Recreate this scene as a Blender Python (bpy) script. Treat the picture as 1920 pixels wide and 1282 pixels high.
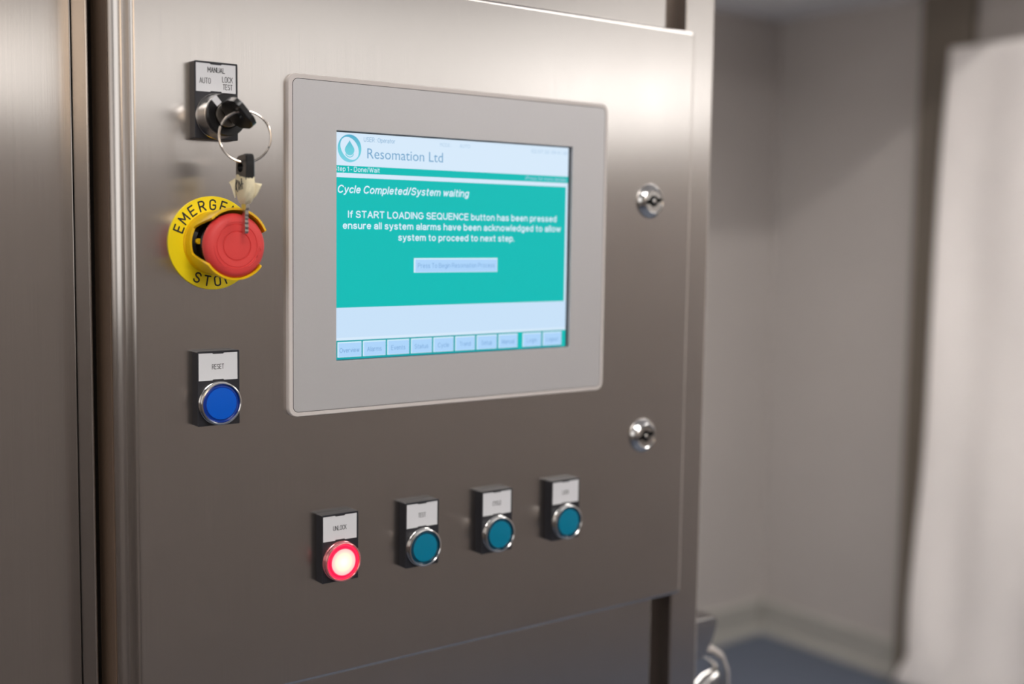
import bpy, bmesh, math, random
from mathutils import Vector, Matrix
random.seed(7)
for _o in list(bpy.data.objects):
    bpy.data.objects.remove(_o)
SC = bpy.context.scene
COL = SC.collection
Z0 = 1.63                      # height of the operator panel's centre above the floor

# ------------------------------------------------------------------ camera
F_PX, YAW, PITCH, ROLL = 2268.13, 0.6523027, 0.0909079, 0.0142600
CAM = Vector((-0.5207986, -0.7448803, Z0 + 0.0121531))
fwd = Vector((math.sin(YAW) * math.cos(PITCH), math.cos(YAW) * math.cos(PITCH), -math.sin(PITCH)))
rgt = Vector((math.cos(YAW), -math.sin(YAW), 0))
upv = rgt.cross(fwd)
r2 = math.cos(ROLL) * rgt + math.sin(ROLL) * upv
u2 = -math.sin(ROLL) * rgt + math.cos(ROLL) * upv
cam_d = bpy.data.cameras.new('camera')
cam = bpy.data.objects.new('camera', cam_d)
COL.objects.link(cam)
cam.matrix_world = Matrix(((r2.x, u2.x, -fwd.x, CAM.x), (r2.y, u2.y, -fwd.y, CAM.y), (r2.z, u2.z, -fwd.z, CAM.z), (0, 0, 0, 1)))
cam_d.sensor_width = 36.0
cam_d.lens = 36.0 * F_PX / 1920.0
cam_d.clip_start = 0.02
cam_d.dof.use_dof = True
cam_d.dof.focus_distance = 0.815
cam_d.dof.aperture_fstop = 3.2
SC.camera = cam

# ------------------------------------------------------------------ world, exposure
w = bpy.data.worlds.new('world')
SC.world = w
w.use_nodes = True
w.node_tree.nodes['Background'].inputs[0].default_value = (1.0, 0.97, 0.94, 1)
w.node_tree.nodes['Background'].inputs[1].default_value = 0.02
SC.view_settings.view_transform = 'Standard'
SC.view_settings.look = 'None'
SC.view_settings.exposure = 0.0
SC.view_settings.gamma = 1.0
SC.view_settings.use_curve_mapping = False
SC.cycles.max_bounces = 8

# light levels (radiance of the lamps' diffusers, added fill lights and added panes)
L_FILL_PANEL = 11.0
L_BATTEN = 80.0
L_ADDED_WINDOW = 1.35
L_HOT = 6.0
L_HANG_FILL = 13.0
LAMP_COL = (1.0, 0.965, 0.93)

# ------------------------------------------------------------------ materials
def lin(c):
    c = c / 255.0
    return c / 12.92 if c <= 0.04045 else ((c + 0.055) / 1.055) ** 2.4

def rgb(r, g, b):
    return (lin(r), lin(g), lin(b), 1.0)

def mat(name, col, rough=0.5, metal=0.0, spec=0.5, emit=None, strength=0.0, noise=0.0, nscale=40.0, bump=0.0, bscale=300.0, coat=0.0):
    m = bpy.data.materials.new(name)
    m.use_nodes = True
    nt = m.node_tree
    b = nt.nodes['Principled BSDF']
    b.inputs['Base Color'].default_value = col
    b.inputs['Roughness'].default_value = rough
    b.inputs['Metallic'].default_value = metal
    b.inputs['Specular IOR Level'].default_value = spec
    b.inputs['Coat Weight'].default_value = coat
    if emit:
        b.inputs['Emission Color'].default_value = emit
        b.inputs['Emission Strength'].default_value = strength
    tc = nt.nodes.new('ShaderNodeTexCoord')
    if noise:
        n = nt.nodes.new('ShaderNodeTexNoise')
        n.inputs['Scale'].default_value = nscale
        n.inputs['Detail'].default_value = 4
        nt.links.new(tc.outputs['Object'], n.inputs['Vector'])
        mx = nt.nodes.new('ShaderNodeMix')
        mx.data_type = 'RGBA'
        mx.inputs[6].default_value = tuple(c * (1 - noise) for c in col[:3]) + (1,)
        mx.inputs[7].default_value = tuple(min(1, c * (1 + noise)) for c in col[:3]) + (1,)
        nt.links.new(n.outputs['Fac'], mx.inputs[0])
        nt.links.new(mx.outputs[2], b.inputs['Base Color'])
    if bump:
        n2 = nt.nodes.new('ShaderNodeTexNoise')
        n2.inputs['Scale'].default_value = bscale
        nt.links.new(tc.outputs['Object'], n2.inputs['Vector'])
        bp = nt.nodes.new('ShaderNodeBump')
        bp.inputs['Strength'].default_value = bump
        bp.inputs['Distance'].default_value = 0.001
        nt.links.new(n2.outputs['Fac'], bp.inputs['Height'])
        nt.links.new(bp.outputs['Normal'], b.inputs['Normal'])
    return m

def brushed(name, col, rough, aniso):
    """stainless steel brushed vertically: reflections smear sideways, faint grain and smudges"""
    m = bpy.data.materials.new(name)
    m.use_nodes = True
    nt = m.node_tree
    b = nt.nodes['Principled BSDF']
    b.inputs['Metallic'].default_value = 1.0
    b.inputs['Anisotropic'].default_value = aniso
    tan = nt.nodes.new('ShaderNodeCombineXYZ')
    tan.inputs[0].default_value = 1.0
    nt.links.new(tan.outputs[0], b.inputs['Tangent'])
    tc = nt.nodes.new('ShaderNodeTexCoord')
    mp = nt.nodes.new('ShaderNodeMapping')
    mp.inputs['Scale'].default_value = (1500, 1500, 14)
    nt.links.new(tc.outputs['Object'], mp.inputs['Vector'])
    n = nt.nodes.new('ShaderNodeTexNoise')
    n.inputs['Scale'].default_value = 1.0
    n.inputs['Detail'].default_value = 3
    nt.links.new(mp.outputs[0], n.inputs['Vector'])
    cr = nt.nodes.new('ShaderNodeMix')
    cr.data_type = 'RGBA'
    cr.inputs[6].default_value = tuple(c * 0.93 for c in col[:3]) + (1,)
    cr.inputs[7].default_value = tuple(c * 1.07 for c in col[:3]) + (1,)
    nt.links.new(n.outputs['Fac'], cr.inputs[0])
    nt.links.new(cr.outputs[2], b.inputs['Base Color'])
    sm = nt.nodes.new('ShaderNodeTexNoise')
    sm.inputs['Scale'].default_value = 9.0
    sm.inputs['Detail'].default_value = 5
    nt.links.new(tc.outputs['Object'], sm.inputs['Vector'])
    mr = nt.nodes.new('ShaderNodeMapRange')
    mr.inputs['To Min'].default_value = rough * 0.85
    mr.inputs['To Max'].default_value = rough * 1.15
    nt.links.new(sm.outputs['Fac'], mr.inputs['Value'])
    nt.links.new(mr.outputs[0], b.inputs['Roughness'])
    bp = nt.nodes.new('ShaderNodeBump')
    bp.inputs['Strength'].default_value = 0.05
    bp.inputs['Distance'].default_value = 0.0002
    nt.links.new(n.outputs['Fac'], bp.inputs['Height'])
    nt.links.new(bp.outputs['Normal'], b.inputs['Normal'])
    return m

def glow(name, col, s=1.0, rough=0.4, spec=0.3):
    return mat(name, (0.01, 0.01, 0.01, 1), rough=rough, spec=spec, emit=col, strength=s)

M = {}
M['steel'] = brushed('brushed_steel', (0.62, 0.585, 0.56), 0.22, 0.75)
M['steel_b'] = brushed('brushed_steel_panel', (0.62, 0.585, 0.56), 0.19, 0.8)
M['steel_in'] = brushed('brushed_steel_inner', (0.50, 0.44, 0.40), 0.34, 0.3)
M['seal'] = mat('black_rubber_seal', (0.012, 0.012, 0.012, 1), 0.7, bump=0.2)
M['gasket'] = mat('brown_gasket', rgb(96, 76, 60), 0.6, bump=0.2)
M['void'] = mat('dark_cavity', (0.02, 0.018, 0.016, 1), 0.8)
M['chrome'] = mat('chrome', (0.72, 0.71, 0.70, 1), 0.14, 1.0)
M['chrome_satin'] = mat('satin_chrome', (0.62, 0.60, 0.58, 1), 0.22, 1.0)
M['black'] = mat('black_plastic', rgb(34, 34, 40), 0.42, noise=0.12, nscale=60)
M['black_gloss'] = mat('black_gloss_plastic', rgb(22, 21, 22), 0.28, noise=0.1, nscale=90)
M['label'] = mat('white_label', rgb(214, 214, 217), 0.5, noise=0.02, nscale=50)
M['keyblack'] = mat('black_keyhole', (0.003, 0.003, 0.003, 1), 0.8, spec=0.1)
M['ink'] = mat('black_ink', rgb(28, 27, 32), 0.6)
M['bezel'] = mat('grey_bezel_plastic', rgb(200, 198, 199), 0.40, metal=0.42, spec=0.7, noise=0.02, nscale=600, bump=0.06, bscale=1800)
M['bezel_rim'] = mat('grey_rim_plastic', rgb(206, 198, 194), 0.42, noise=0.02, nscale=300)
M['groove'] = mat('groove', rgb(70, 66, 66), 0.7)
M['lcd_dark'] = mat('lcd_frame', rgb(58, 66, 76), 0.4)
M['yellow'] = mat('yellow_legend', rgb(248, 222, 0), 0.45, noise=0.03, nscale=40)
M['yellow_guard'] = mat('yellow_guard', rgb(240, 190, 5), 0.33, noise=0.04, nscale=60)
M['red_ring'] = mat('red_lit_ring', (0.85, 0.30, 0.32, 1), 0.15, 0.7)
M['red'] = mat('red_plastic', rgb(220, 68, 66), 0.48, noise=0.04, nscale=80, spec=0.35)
M['tape'] = mat('masking_tape', rgb(232, 220, 186), 0.75, noise=0.06, nscale=200, bump=0.4, bscale=500)
M['keysteel'] = mat('nickel_key', (0.55, 0.50, 0.44, 1), 0.3, 1.0, noise=0.15, nscale=300)
M['ringsteel'] = mat('nickel_ring', (0.66, 0.60, 0.54, 1), 0.2, 1.0)
M['blue'] = mat('blue_lens', rgb(0, 88, 200), 0.35, spec=0.3)
M['blue_edge'] = mat('blue_lens_edge', rgb(0, 52, 150), 0.25)
M['teal'] = mat('teal_lens', rgb(0, 118, 148), 0.35, spec=0.3)
M['teal_edge'] = mat('teal_lens_edge', rgb(0, 62, 84), 0.25)
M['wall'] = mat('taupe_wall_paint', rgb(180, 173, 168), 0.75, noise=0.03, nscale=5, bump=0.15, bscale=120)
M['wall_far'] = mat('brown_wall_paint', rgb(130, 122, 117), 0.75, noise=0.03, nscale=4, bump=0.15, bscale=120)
M['ceil'] = mat('ceiling_paint', rgb(228, 229, 232), 0.8, noise=0.02, nscale=3)
M['skirt'] = mat('skirting_paint', rgb(166, 163, 156), 0.5, noise=0.02, nscale=8)
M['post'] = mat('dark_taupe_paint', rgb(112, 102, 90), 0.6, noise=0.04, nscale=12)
M['floor'] = mat('blue_grey_vinyl', rgb(84, 92, 108), 0.45, noise=0.08, nscale=30, bump=0.1, bscale=200)
M['curtain'] = mat('white_cotton', rgb(244, 237, 232), 0.9, noise=0.03, nscale=10, bump=0.3, bscale=900)
M['lampbody'] = mat('lamp_housing', rgb(225, 225, 222), 0.4)
M['troffer'] = glow('lamp_diffuser', LAMP_COL + (1,), L_FILL_PANEL)
M['batten'] = glow('batten_diffuser', LAMP_COL + (1,), L_BATTEN)
M['pane'] = glow('frosted_pane', (1.0, 0.975, 0.95, 1), L_ADDED_WINDOW)
M['pane_bright'] = glow('bright_frosted_pane', (1.0, 0.975, 0.95, 1), L_ADDED_WINDOW * 1.6)
M['pane_warm'] = glow('warm_frosted_pane', (1.0, 0.80, 0.60, 1), L_ADDED_WINDOW * 1.7)
M['hang'] = glow('opal_diffuser', LAMP_COL + (1,), L_HANG_FILL)
M['pane_hot'] = glow('bright_diffuser', (1.0, 0.98, 0.96, 1), L_HOT)

# ------------------------------------------------------------------ mesh helpers (world coordinates)
def box(bm, x0, x1, y0, y1, z0, z1, bev=0.0, seg=2):
    vs = [bm.verts.new((x, y, z)) for x in (x0, x1) for y in (y0, y1) for z in (z0, z1)]
    idx = ((0, 1, 3, 2), (4, 6, 7, 5), (0, 4, 5, 1), (2, 3, 7, 6), (0, 2, 6, 4), (1, 5, 7, 3))
    fs = [bm.faces.new([vs[i] for i in f]) for f in idx]
    if bev:
        es = list({e for f in fs for e in f.edges})
        bmesh.ops.bevel(bm, geom=es, offset=bev, segments=seg, profile=0.5, affect='EDGES')

def rrect(cx, cz, wd, ht, r, n=6):
    pts = []
    for (sx, sz, a0) in ((1, 1, 0), (-1, 1, 90), (-1, -1, 180), (1, -1, 270)):
        for k in range(n + 1):
            a = math.radians(a0 + 90 * k / n)
            pts.append((cx + sx * (wd / 2 - r) + r * math.cos(a), cz + sz * (ht / 2 - r) + r * math.sin(a)))
    return pts

def loft(bm, loops, cap0=False, cap1=False, mats=None):
    """loops: lists of 3-D points with the same count"""
    rows = [[bm.verts.new(p) for p in lp] for lp in loops]
    n = len(rows[0])
    for k in range(len(rows) - 1):
        for i in range(n):
            f = bm.faces.new((rows[k][i], rows[k][(i + 1) % n], rows[k + 1][(i + 1) % n], rows[k + 1][i]))
            if mats:
                f.material_index = mats[k]
    if cap0:
        bm.faces.new(rows[0][::-1])
    if cap1:
        f = bm.faces.new(rows[-1])
        if mats:
            f.material_index = mats[-1]

def flat(pts, y):
    return [(x, y, z) for (x, z) in pts]

def lathe(bm, cx, cz, prof, n=64, mats=None, knurl=None):
    """prof: (radius, y); revolved about the y direction; a radius of 0 closes the end"""
    loops = []
    for (r, y) in prof:
        if r <= 0:
            loops.append(None if not loops else ('c', y))
            if loops[-1] is None:
                loops[-1] = ('c', y)
            continue
        lp = []
        for i in range(n):
            a = 2 * math.pi * i / n
            rr = r + (knurl[1] * (1 if i % 2 else -1) if knurl and knurl[0](r) else 0)
            lp.append((cx + rr * math.cos(a), y, cz + rr * math.sin(a)))
        loops.append(lp)
    prev = None
    for k, lp in enumerate(loops):
        if isinstance(lp, tuple):
            cur = bm.verts.new((cx, lp[1], cz))
        else:
            cur = [bm.verts.new(p) for p in lp]
        if prev is not None:
            for i in range(n):
                j = (i + 1) % n
                if isinstance(prev, list) and isinstance(cur, list):
                    f = bm.faces.new((prev[i], prev[j], cur[j], cur[i]))
                elif isinstance(prev, list):
                    f = bm.faces.new((prev[i], prev[j], cur))
                else:
                    f = bm.faces.new((prev, cur[j], cur[i]))
                if mats:
                    f.material_index = mats[k - 1]
        prev = cur

def tube(bm, path, r, n=10, closed=False):
    rings = []
    for i, p in enumerate(path):
        p = Vector(p)
        a = Vector(path[i - 1]) if i else (Vector(path[-1]) if closed else p)
        b = Vector(path[(i + 1) % len(path)]) if (i < len(path) - 1 or closed) else p
        t = (b - a).normalized()
        ref = Vector((0, 0, 1)) if abs(t.z) < 0.9 else Vector((1, 0, 0))
        s = t.cross(ref).normalized()
        q = s.cross(t)
        rr = r[i] if isinstance(r, (list, tuple)) else r
        rings.append([bm.verts.new(p + (s * math.cos(2 * math.pi * k / n) + q * math.sin(2 * math.pi * k / n)) * rr) for k in range(n)])
    m = len(rings)
    for i in range(m if closed else m - 1):
        A, B = rings[i], rings[(i + 1) % m]
        for k in range(n):
            bm.faces.new((A[k], A[(k + 1) % n], B[(k + 1) % n], B[k]))
    if not closed:
        bm.faces.new(rings[0][::-1])
        bm.faces.new(rings[-1])

def holed_plate(bm, outer, centre, rx, rz, half, frame, n=40):
    """plate with an oval hole; outer polygon in (s, t); frame(s, t, k) -> 3-D point, k = across the thickness"""
    oc = []
    for i in range(n):
        a = 2 * math.pi * i / n
        dx, dz = math.cos(a), math.sin(a)
        best = 1e9
        for j in range(len(outer)):
            (x1, z1), (x2, z2) = outer[j], outer[(j + 1) % len(outer)]
            x1 -= centre[0]; x2 -= centre[0]; z1 -= centre[1]; z2 -= centre[1]
            den = dx * (z2 - z1) - dz * (x2 - x1)
            if abs(den) < 1e-12:
                continue
            t = (x1 * (z2 - z1) - z1 * (x2 - x1)) / den
            u = (x1 * dz - z1 * dx) / den
            if t > 0 and -1e-6 <= u <= 1 + 1e-6:
                best = min(best, t)
        oc.append((centre[0] + dx * best, centre[1] + dz * best))
    ic = [(centre[0] + rx * math.cos(2 * math.pi * i / n), centre[1] + rz * math.sin(2 * math.pi * i / n)) for i in range(n)]
    ci = [((o[0] - centre[0]) * 0.93 + centre[0], (o[1] - centre[1]) * 0.93 + centre[1]) for o in oc]
    c = half * 0.78
    seq = [(ic, -half), (ci, -half), (oc, -c), (oc, c), (ci, half), (ic, half), (ic, -half)]
    rows = [[bm.verts.new(frame(p[0], p[1], k)) for p in lp] for (lp, k) in seq[:-1]]
    rows.append(rows[0])
    for a in range(len(rows) - 1):
        for i in range(n):
            bm.faces.new((rows[a][i], rows[a][(i + 1) % n], rows[a + 1][(i + 1) % n], rows[a + 1][i]))

def smooth(me, ang=35):
    for p in me.polygons:
        p.use_smooth = True
    me.set_sharp_from_angle(angle=math.radians(ang))

def obj(name, bm, mats, root=None, sm=True, label=None, fix=True, wn=True):
    if fix:
        bmesh.ops.recalc_face_normals(bm, faces=bm.faces[:])
    L = root_loc(root)
    if L is not None:
        for v in bm.verts:
            v.co -= L
    me = bpy.data.meshes.new(name)
    bm.to_mesh(me)
    bm.free()
    if sm:
        smooth(me)
    for m in (mats if isinstance(mats, (list, tuple)) else [mats]):
        me.materials.append(m)
    o = bpy.data.objects.new(name, me)
    COL.objects.link(o)
    if sm and wn:
        wm = o.modifiers.new('normals', 'WEIGHTED_NORMAL')
        wm.keep_sharp = True
        wm.weight = 100
    if root is not None:
        o.parent = root
    if label:
        o['label'] = label
    return o

def root_loc(root):
    if root is None:
        return None
    L = Vector((0, 0, 0))
    while root is not None:
        L += root.location
        root = root.parent
    return L

def thing(name, label, cat, loc, group=None):
    o = bpy.data.objects.new(name, None)
    o.empty_display_size = 0.02
    COL.objects.link(o)
    o.location = loc
    o['label'] = label
    o['category'] = cat
    if group:
        o['group'] = group
    return o

def struct(name, bm, m, root=None, sm=False):
    o = obj(name, bm, m, root, sm)
    if root is None:
        o['kind'] = 'structure'
    return o

B = bmesh.new

# ------------------------------------------------------------------ lettering
def arc(cx, cy, rx, ry, a0, a1, n=8):
    return [(cx + rx * math.cos(math.radians(a0 + (a1 - a0) * k / n)), cy + ry * math.sin(math.radians(a0 + (a1 - a0) * k / n))) for k in range(n + 1)]

GLYPH = {
    'A': (.52, [[(0, 0), (.26, 1), (.52, 0)], [(.09, .32), (.43, .32)]]),
    'C': (.48, [arc(.24, .76, .24, .24, 0, 180) + arc(.24, .24, .24, .24, 180, 360)]),
    'E': (.44, [[(.44, 1), (0, 1), (0, 0), (.44, 0)], [(0, .52), (.38, .52)]]),
    'G': (.48, [arc(.24, .76, .24, .24, 0, 180) + arc(.24, .24, .24, .24, 180, 360) + [(.48, .46), (.27, .46)]]),
    'K': (.48, [[(0, 0), (0, 1)], [(.46, 1), (0, .38)], [(.17, .6), (.48, 0)]]),
    'L': (.42, [[(0, 1), (0, 0), (.42, 0)]]),
    'M': (.6, [[(0, 0), (0, 1), (.3, .35), (.6, 1), (.6, 0)]]),
    'N': (.5, [[(0, 0), (0, 1), (.5, 0), (.5, 1)]]),
    'O': (.48, [arc(.24, .76, .24, .24, 0, 180) + arc(.24, .24, .24, .24, 180, 360) + [(.48, .76)]]),
    'P': (.46, [[(0, 0), (0, 1)] + arc(.22, .74, .24, .26, 90, -90) + [(0, .48)]]),
    'R': (.48, [[(0, 0), (0, 1)] + arc(.22, .74, .24, .26, 90, -90) + [(0, .48)], [(.24, .48), (.48, 0)]]),
    'S': (.48, [arc(.24, .76, .23, .24, 15, 250) + arc(.24, .25, .24, .25, 70, -165)]),
    'T': (.48, [[(0, 1), (.48, 1)], [(.24, 1), (.24, 0)]]),
    'U': (.48, [[(0, 1)] + arc(.24, .24, .24, .24, 180, 360) + [(.48, 1)]]),
    'Y': (.5, [[(0, 1), (.25, .46), (.5, 1)], [(.25, .46), (.25, 0)]]),
}

def stroke(bm, pts, wd, y, tr=lambda p: p):
    """flat ribbon of round-ended strokes in the x-z plane facing -y"""
    P = [Vector(tr(p)) for p in pts]
    h = wd / 2
    eps = 0.0
    for a, b in zip(P, P[1:]):
        d = b - a
        if d.length < 1e-9:
            continue
        d.normalize()
        n = Vector((-d.y, d.x)) * h
        q = [a + n, a - n, b - n, b + n]
        bm.faces.new([bm.verts.new((v.x, y + eps, v.y)) for v in q])
        eps = 0.000002 - eps
    for a in P:
        bm.faces.new([bm.verts.new((a.x + h * math.cos(t * math.pi / 4), y + 0.000004, a.y + h * math.sin(t * math.pi / 4))) for t in range(8)])

def word_width(t, gap):
    return sum(GLYPH[c][0] for c in t) + gap * (len(t) - 1)

def line_text(bm, t, cx, cz, h, width, y, wd):
    gap = 0.2
    s = width / word_width(t, gap)
    x = cx - width / 2
    for c in t:
        gw, st = GLYPH[c]
        for pl in st:
            stroke(bm, [(x + p[0] * s, cz + (p[1] - .5) * h) for p in pl], wd, y)
        x += (gw + gap) * s

def ring_text(bm, t, cx, cz, r, mid, step, h, sx, y, wd, inward=False):
    n = len(t)
    for k, c in enumerate(t):
        gw, st = GLYPH[c]
        a = math.radians(mid + (k - (n - 1) / 2) * step * (1 if inward else -1))
        up = Vector((math.cos(a), math.sin(a))) * (-1 if inward else 1)
        rt = Vector((up.y, -up.x))
        o = Vector((cx + r * math.cos(a), cz + r * math.sin(a)))
        for pl in st:
            stroke(bm, [tuple(o + rt * ((p[0] - gw / 2) * sx) + up * ((p[1] - .5) * h)) for p in pl], wd, y)

def font_text(name, body, m, root, x0, x1, zbase, cap, y, bold=0.0, shear=0.0):
    """built-in font, converted to a flat mesh; cap = capital height; spans x0..x1"""
    cu = bpy.data.curves.new('tmp', 'FONT')
    cu.body = body
    cu.size = 1.0
    cu.shear = shear
    cu.offset = bold
    cu.resolution_u = 3
    o = bpy.data.objects.new('tmp', cu)
    COL.objects.link(o)
    dg = bpy.context.evaluated_depsgraph_get()
    dg.update()
    me = bpy.data.meshes.new_from_object(o.evaluated_get(dg))
    bpy.data.objects.remove(o)
    bpy.data.curves.remove(cu)
    xs = [v.co.x for v in me.vertices]
    a, b = min(xs), max(xs)
    sx = (x1 - x0) / (b - a)
    L = root_loc(root)
    for v in me.vertices:
        v.co = Vector((x0 + (v.co.x - a) * sx, y, zbase + v.co.y * cap / 0.73)) - L
    me.materials.clear()
    me.materials.append(m)
    me.name = name
    ob = bpy.data.objects.new(name, me)
    COL.objects.link(ob)
    ob.parent = root
    return ob

def ell(cx, cy, rx, ry):
    return arc(cx, cy, rx, ry, 0, 360, 14)
SANS = {
    ' ': (.06, []), 'I': (0, [[(0, 0), (0, 1)]]), 'l': (0, [[(0, 0), (0, 1)]]), 'i': (0, [[(0, 0), (0, .7)], [(0, .95), (0, .97)]]), '.': (0, [[(0, 0), (0, .01)]]),
    '-': (.24, [[(0, .36), (.24, .36)]]), '/': (.24, [[(0, -.02), (.24, 1.02)]]), '1': (.22, [[(0, .78), (.22, 1), (.22, 0)]]), ':': (0, [[(0, 0), (0, .01)], [(0, .6), (0, .61)]]),
    'A': (.68, [[(0, 0), (.34, 1), (.68, 0)], [(.12, .33), (.56, .33)]]), 'B': (.6, [[(0, 0), (0, 1), (.3, 1)] + arc(.32, .76, .22, .24, 90, -90) + [(0, .52)], [(.3, .52)] + arc(.34, .26, .26, .26, 90, -90) + [(0, 0)]]),
    'C': (.66, [arc(.37, .5, .37, .5, 42, 318, 14)]), 'D': (.66, [[(0, 0), (0, 1), (.3, 1)] + arc(.3, .5, .36, .5, 90, -90) + [(0, 0)]]),
    'E': (.56, [[(.56, 1), (0, 1), (0, 0), (.56, 0)], [(0, .52), (.52, .52)]]), 'G': (.72, [arc(.37, .5, .37, .5, 42, 345, 14) + [(.72, .47), (.44, .47)]]),
    'L': (.5, [[(0, 1), (0, 0), (.5, 0)]]), 'M': (.72, [[(0, 0), (0, 1), (.36, .1), (.72, 1), (.72, 0)]]), 'N': (.62, [[(0, 0), (0, 1), (.62, 0), (.62, 1)]]),
    'O': (.74, [ell(.37, .5, .37, .5)]), 'Q': (.74, [ell(.37, .5, .37, .5), [(.5, .22), (.74, -.03)]]), 'P': (.58, [[(0, 0), (0, 1), (.32, 1)] + arc(.32, .74, .26, .26, 90, -90) + [(0, .48)]]),
    'R': (.62, [[(0, 0), (0, 1), (.32, 1)] + arc(.34, .74, .26, .26, 90, -90) + [(0, .48)], [(.34, .48), (.62, 0)]]),
    'S': (.6, [arc(.3, .75, .27, .25, 20, 250) + arc(.3, .26, .3, .26, 70, -165)]), 'T': (.6, [[(0, 1), (.6, 1)], [(.3, 1), (.3, 0)]]),
    'U': (.62, [[(0, 1), (0, .32)] + arc(.31, .32, .31, .32, 180, 360) + [(.62, 1)]]), 'W': (.95, [[(0, 1), (.24, 0), (.475, .95), (.71, 0), (.95, 1)]]),
    'a': (.47, [arc(.24, .5, .23, .2, 165, 0) + [(.47, 0)], [(.47, .39), (.2, .36)] + arc(.2, .18, .2, .18, 90, 270) + [(.32, .01), (.47, .14)]]),
    'b': (.5, [[(0, 1), (0, 0)], ell(.25, .35, .25, .35)]), 'c': (.45, [arc(.26, .35, .26, .35, 42, 318)]), 'd': (.5, [[(.5, 1), (.5, 0)], ell(.25, .35, .25, .35)]),
    'e': (.5, [[(.01, .37), (.5, .37)] + arc(.26, .35, .25, .35, 5, 320, 12)]), 'f': (.3, [arc(.3, .82, .16, .18, 80, 180, 5) + [(.14, 0)], [(0, .68), (.3, .68)]]),
    'g': (.5, [ell(.25, .35, .25, .35), [(.5, .7), (.5, -.05)] + arc(.26, -.05, .24, .22, 0, -150)]), 'h': (.48, [[(0, 1), (0, 0)], arc(.24, .44, .24, .26, 180, 0) + [(.48, 0)]]),
    'k': (.46, [[(0, 1), (0, 0)], [(.43, .7), (0, .26)], [(.14, .38), (.46, 0)]]), 'm': (.8, [[(0, .7), (0, 0)], arc(.2, .48, .2, .22, 180, 0) + [(.4, 0)], arc(.6, .48, .2, .22, 180, 0) + [(.8, 0)]]),
    'n': (.48, [[(0, .7), (0, 0)], arc(.24, .44, .24, .26, 180, 0) + [(.48, 0)]]), 'o': (.54, [ell(.27, .35, .27, .35)]), 'p': (.5, [[(0, .7), (0, -.28)], ell(.25, .35, .25, .35)]),
    'r': (.28, [[(0, .7), (0, 0)], arc(.24, .44, .24, .26, 180, 75, 5)]), 's': (.44, [arc(.22, .53, .2, .17, 30, 250) + arc(.22, .18, .22, .18, 70, -160)]),
    't': (.28, [[(.12, .92), (.12, .14)] + arc(.24, .14, .12, .14, 180, 280, 4), [(0, .68), (.28, .68)]]), 'u': (.48, [[(0, .7), (0, .26)] + arc(.24, .26, .24, .26, 180, 360), [(.48, .7), (.48, 0)]]),
    'v': (.46, [[(0, .7), (.23, 0), (.46, .7)]]), 'w': (.72, [[(0, .7), (.18, 0), (.36, .66), (.54, 0), (.72, .7)]]), 'x': (.46, [[(0, .7), (.46, 0)], [(.46, .7), (0, 0)]]),
    'y': (.48, [[(0, .7), (.25, 0)], [(.48, .7), (.2, -.2), (.04, -.28)]]), 'j': (0, [[(0, .7), (0, -.2)]]),
    '(': (.16, [arc(.5, .4, .48, .7, 145, 215, 5)]), ')': (.16, [arc(-.34, .4, .48, .7, 35, -35, 5)]),
    'V': (.66, [[(0, 1), (.33, 0), (.66, 1)]]), 'F': (.52, [[(.52, 1), (0, 1), (0, 0)], [(0, .52), (.46, .52)]]),
}

def sans_text(name, t, m, root, x0, x1, zb, cap, y, weight=.1, shear=0.0):
    gap = .2 + weight * .3
    tot = sum(SANS[c][0] + gap for c in t) - gap
    sx = (x1 - x0) / tot
    bm = bmesh.new()
    x = 0.0
    for c in t:
        gw, st = SANS[c]
        for pl in st:
            stroke(bm, [(x0 + (x + p[0]) * sx + p[1] * cap * shear, zb + p[1] * cap) for p in pl], weight * cap, y)
        x += gw + gap
    return obj(name, bm, m, root, False, fix=False)

# ================================================================== the room
XR, YB, XL, YF = 3.306, 2.524, -2.3, -5.0
ZC1, ZC2, YBK = 2.494, 3.10, 1.20       # lowered ceiling, main ceiling, bulkhead
bm = B(); box(bm, XL - .1, XR + .1, YF - .1, YB + .1, -.08, 0); struct('floor', bm, M['floor'])
bm = B(); box(bm, XL - .1, XR + .1, YB, YB + .1, 0, ZC2); struct('wall_back', bm, M['wall'])
bm = B(); box(bm, XR, XR + .1, YF - .1, YB, 0, ZC2); struct('wall_right', bm, M['wall'])
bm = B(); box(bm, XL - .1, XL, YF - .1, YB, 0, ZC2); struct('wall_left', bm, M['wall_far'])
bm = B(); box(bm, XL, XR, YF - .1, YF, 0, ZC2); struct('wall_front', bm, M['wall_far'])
bm = B()
box(bm, XL - .1, XR + .1, YF - .1, YBK, ZC2, ZC2 + .1)
box(bm, XL - .1, XR + .1, YBK, YB + .1, ZC1, ZC2 + .1)
struct('ceiling', bm, M['ceil'])

# unseen partition added behind the camera to keep the floor's reflection off the door
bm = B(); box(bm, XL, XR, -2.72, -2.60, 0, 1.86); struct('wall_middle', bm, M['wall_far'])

def skirting(name, pts_fn, a, b):
    prof = [(0, 0), (.026, 0), (.026, .016), (.020, .028), (.012, .031), (.012, .118), (.016, .124), (.014, .134), (.005, .140), (0, .140)]
    bm = B()
    rows = [[bm.verts.new(pts_fn(t, d, z)) for (d, z) in prof] for t in (a, b)]
    for i in range(len(prof)):
        j = (i + 1) % len(prof)
        bm.faces.new((rows[0][i], rows[0][j], rows[1][j], rows[1][i]))
    bm.faces.new(rows[0]); bm.faces.new(rows[1][::-1])
    return struct(name, bm, M['skirt'])
skirting('baseboard_back', lambda t, d, z: (t, YB - d, z), 0.6, XR - .026)
skirting('baseboard_right', lambda t, d, z: (XR - d, t, z), 1.865, YB)
# dark strip beside the curtain, a recess's shade put into its colour
bm = B(); box(bm, XR - .030, XR, 1.660, 1.858, 0, ZC1, .003); struct('trim_1', bm, M['post'])

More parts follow.
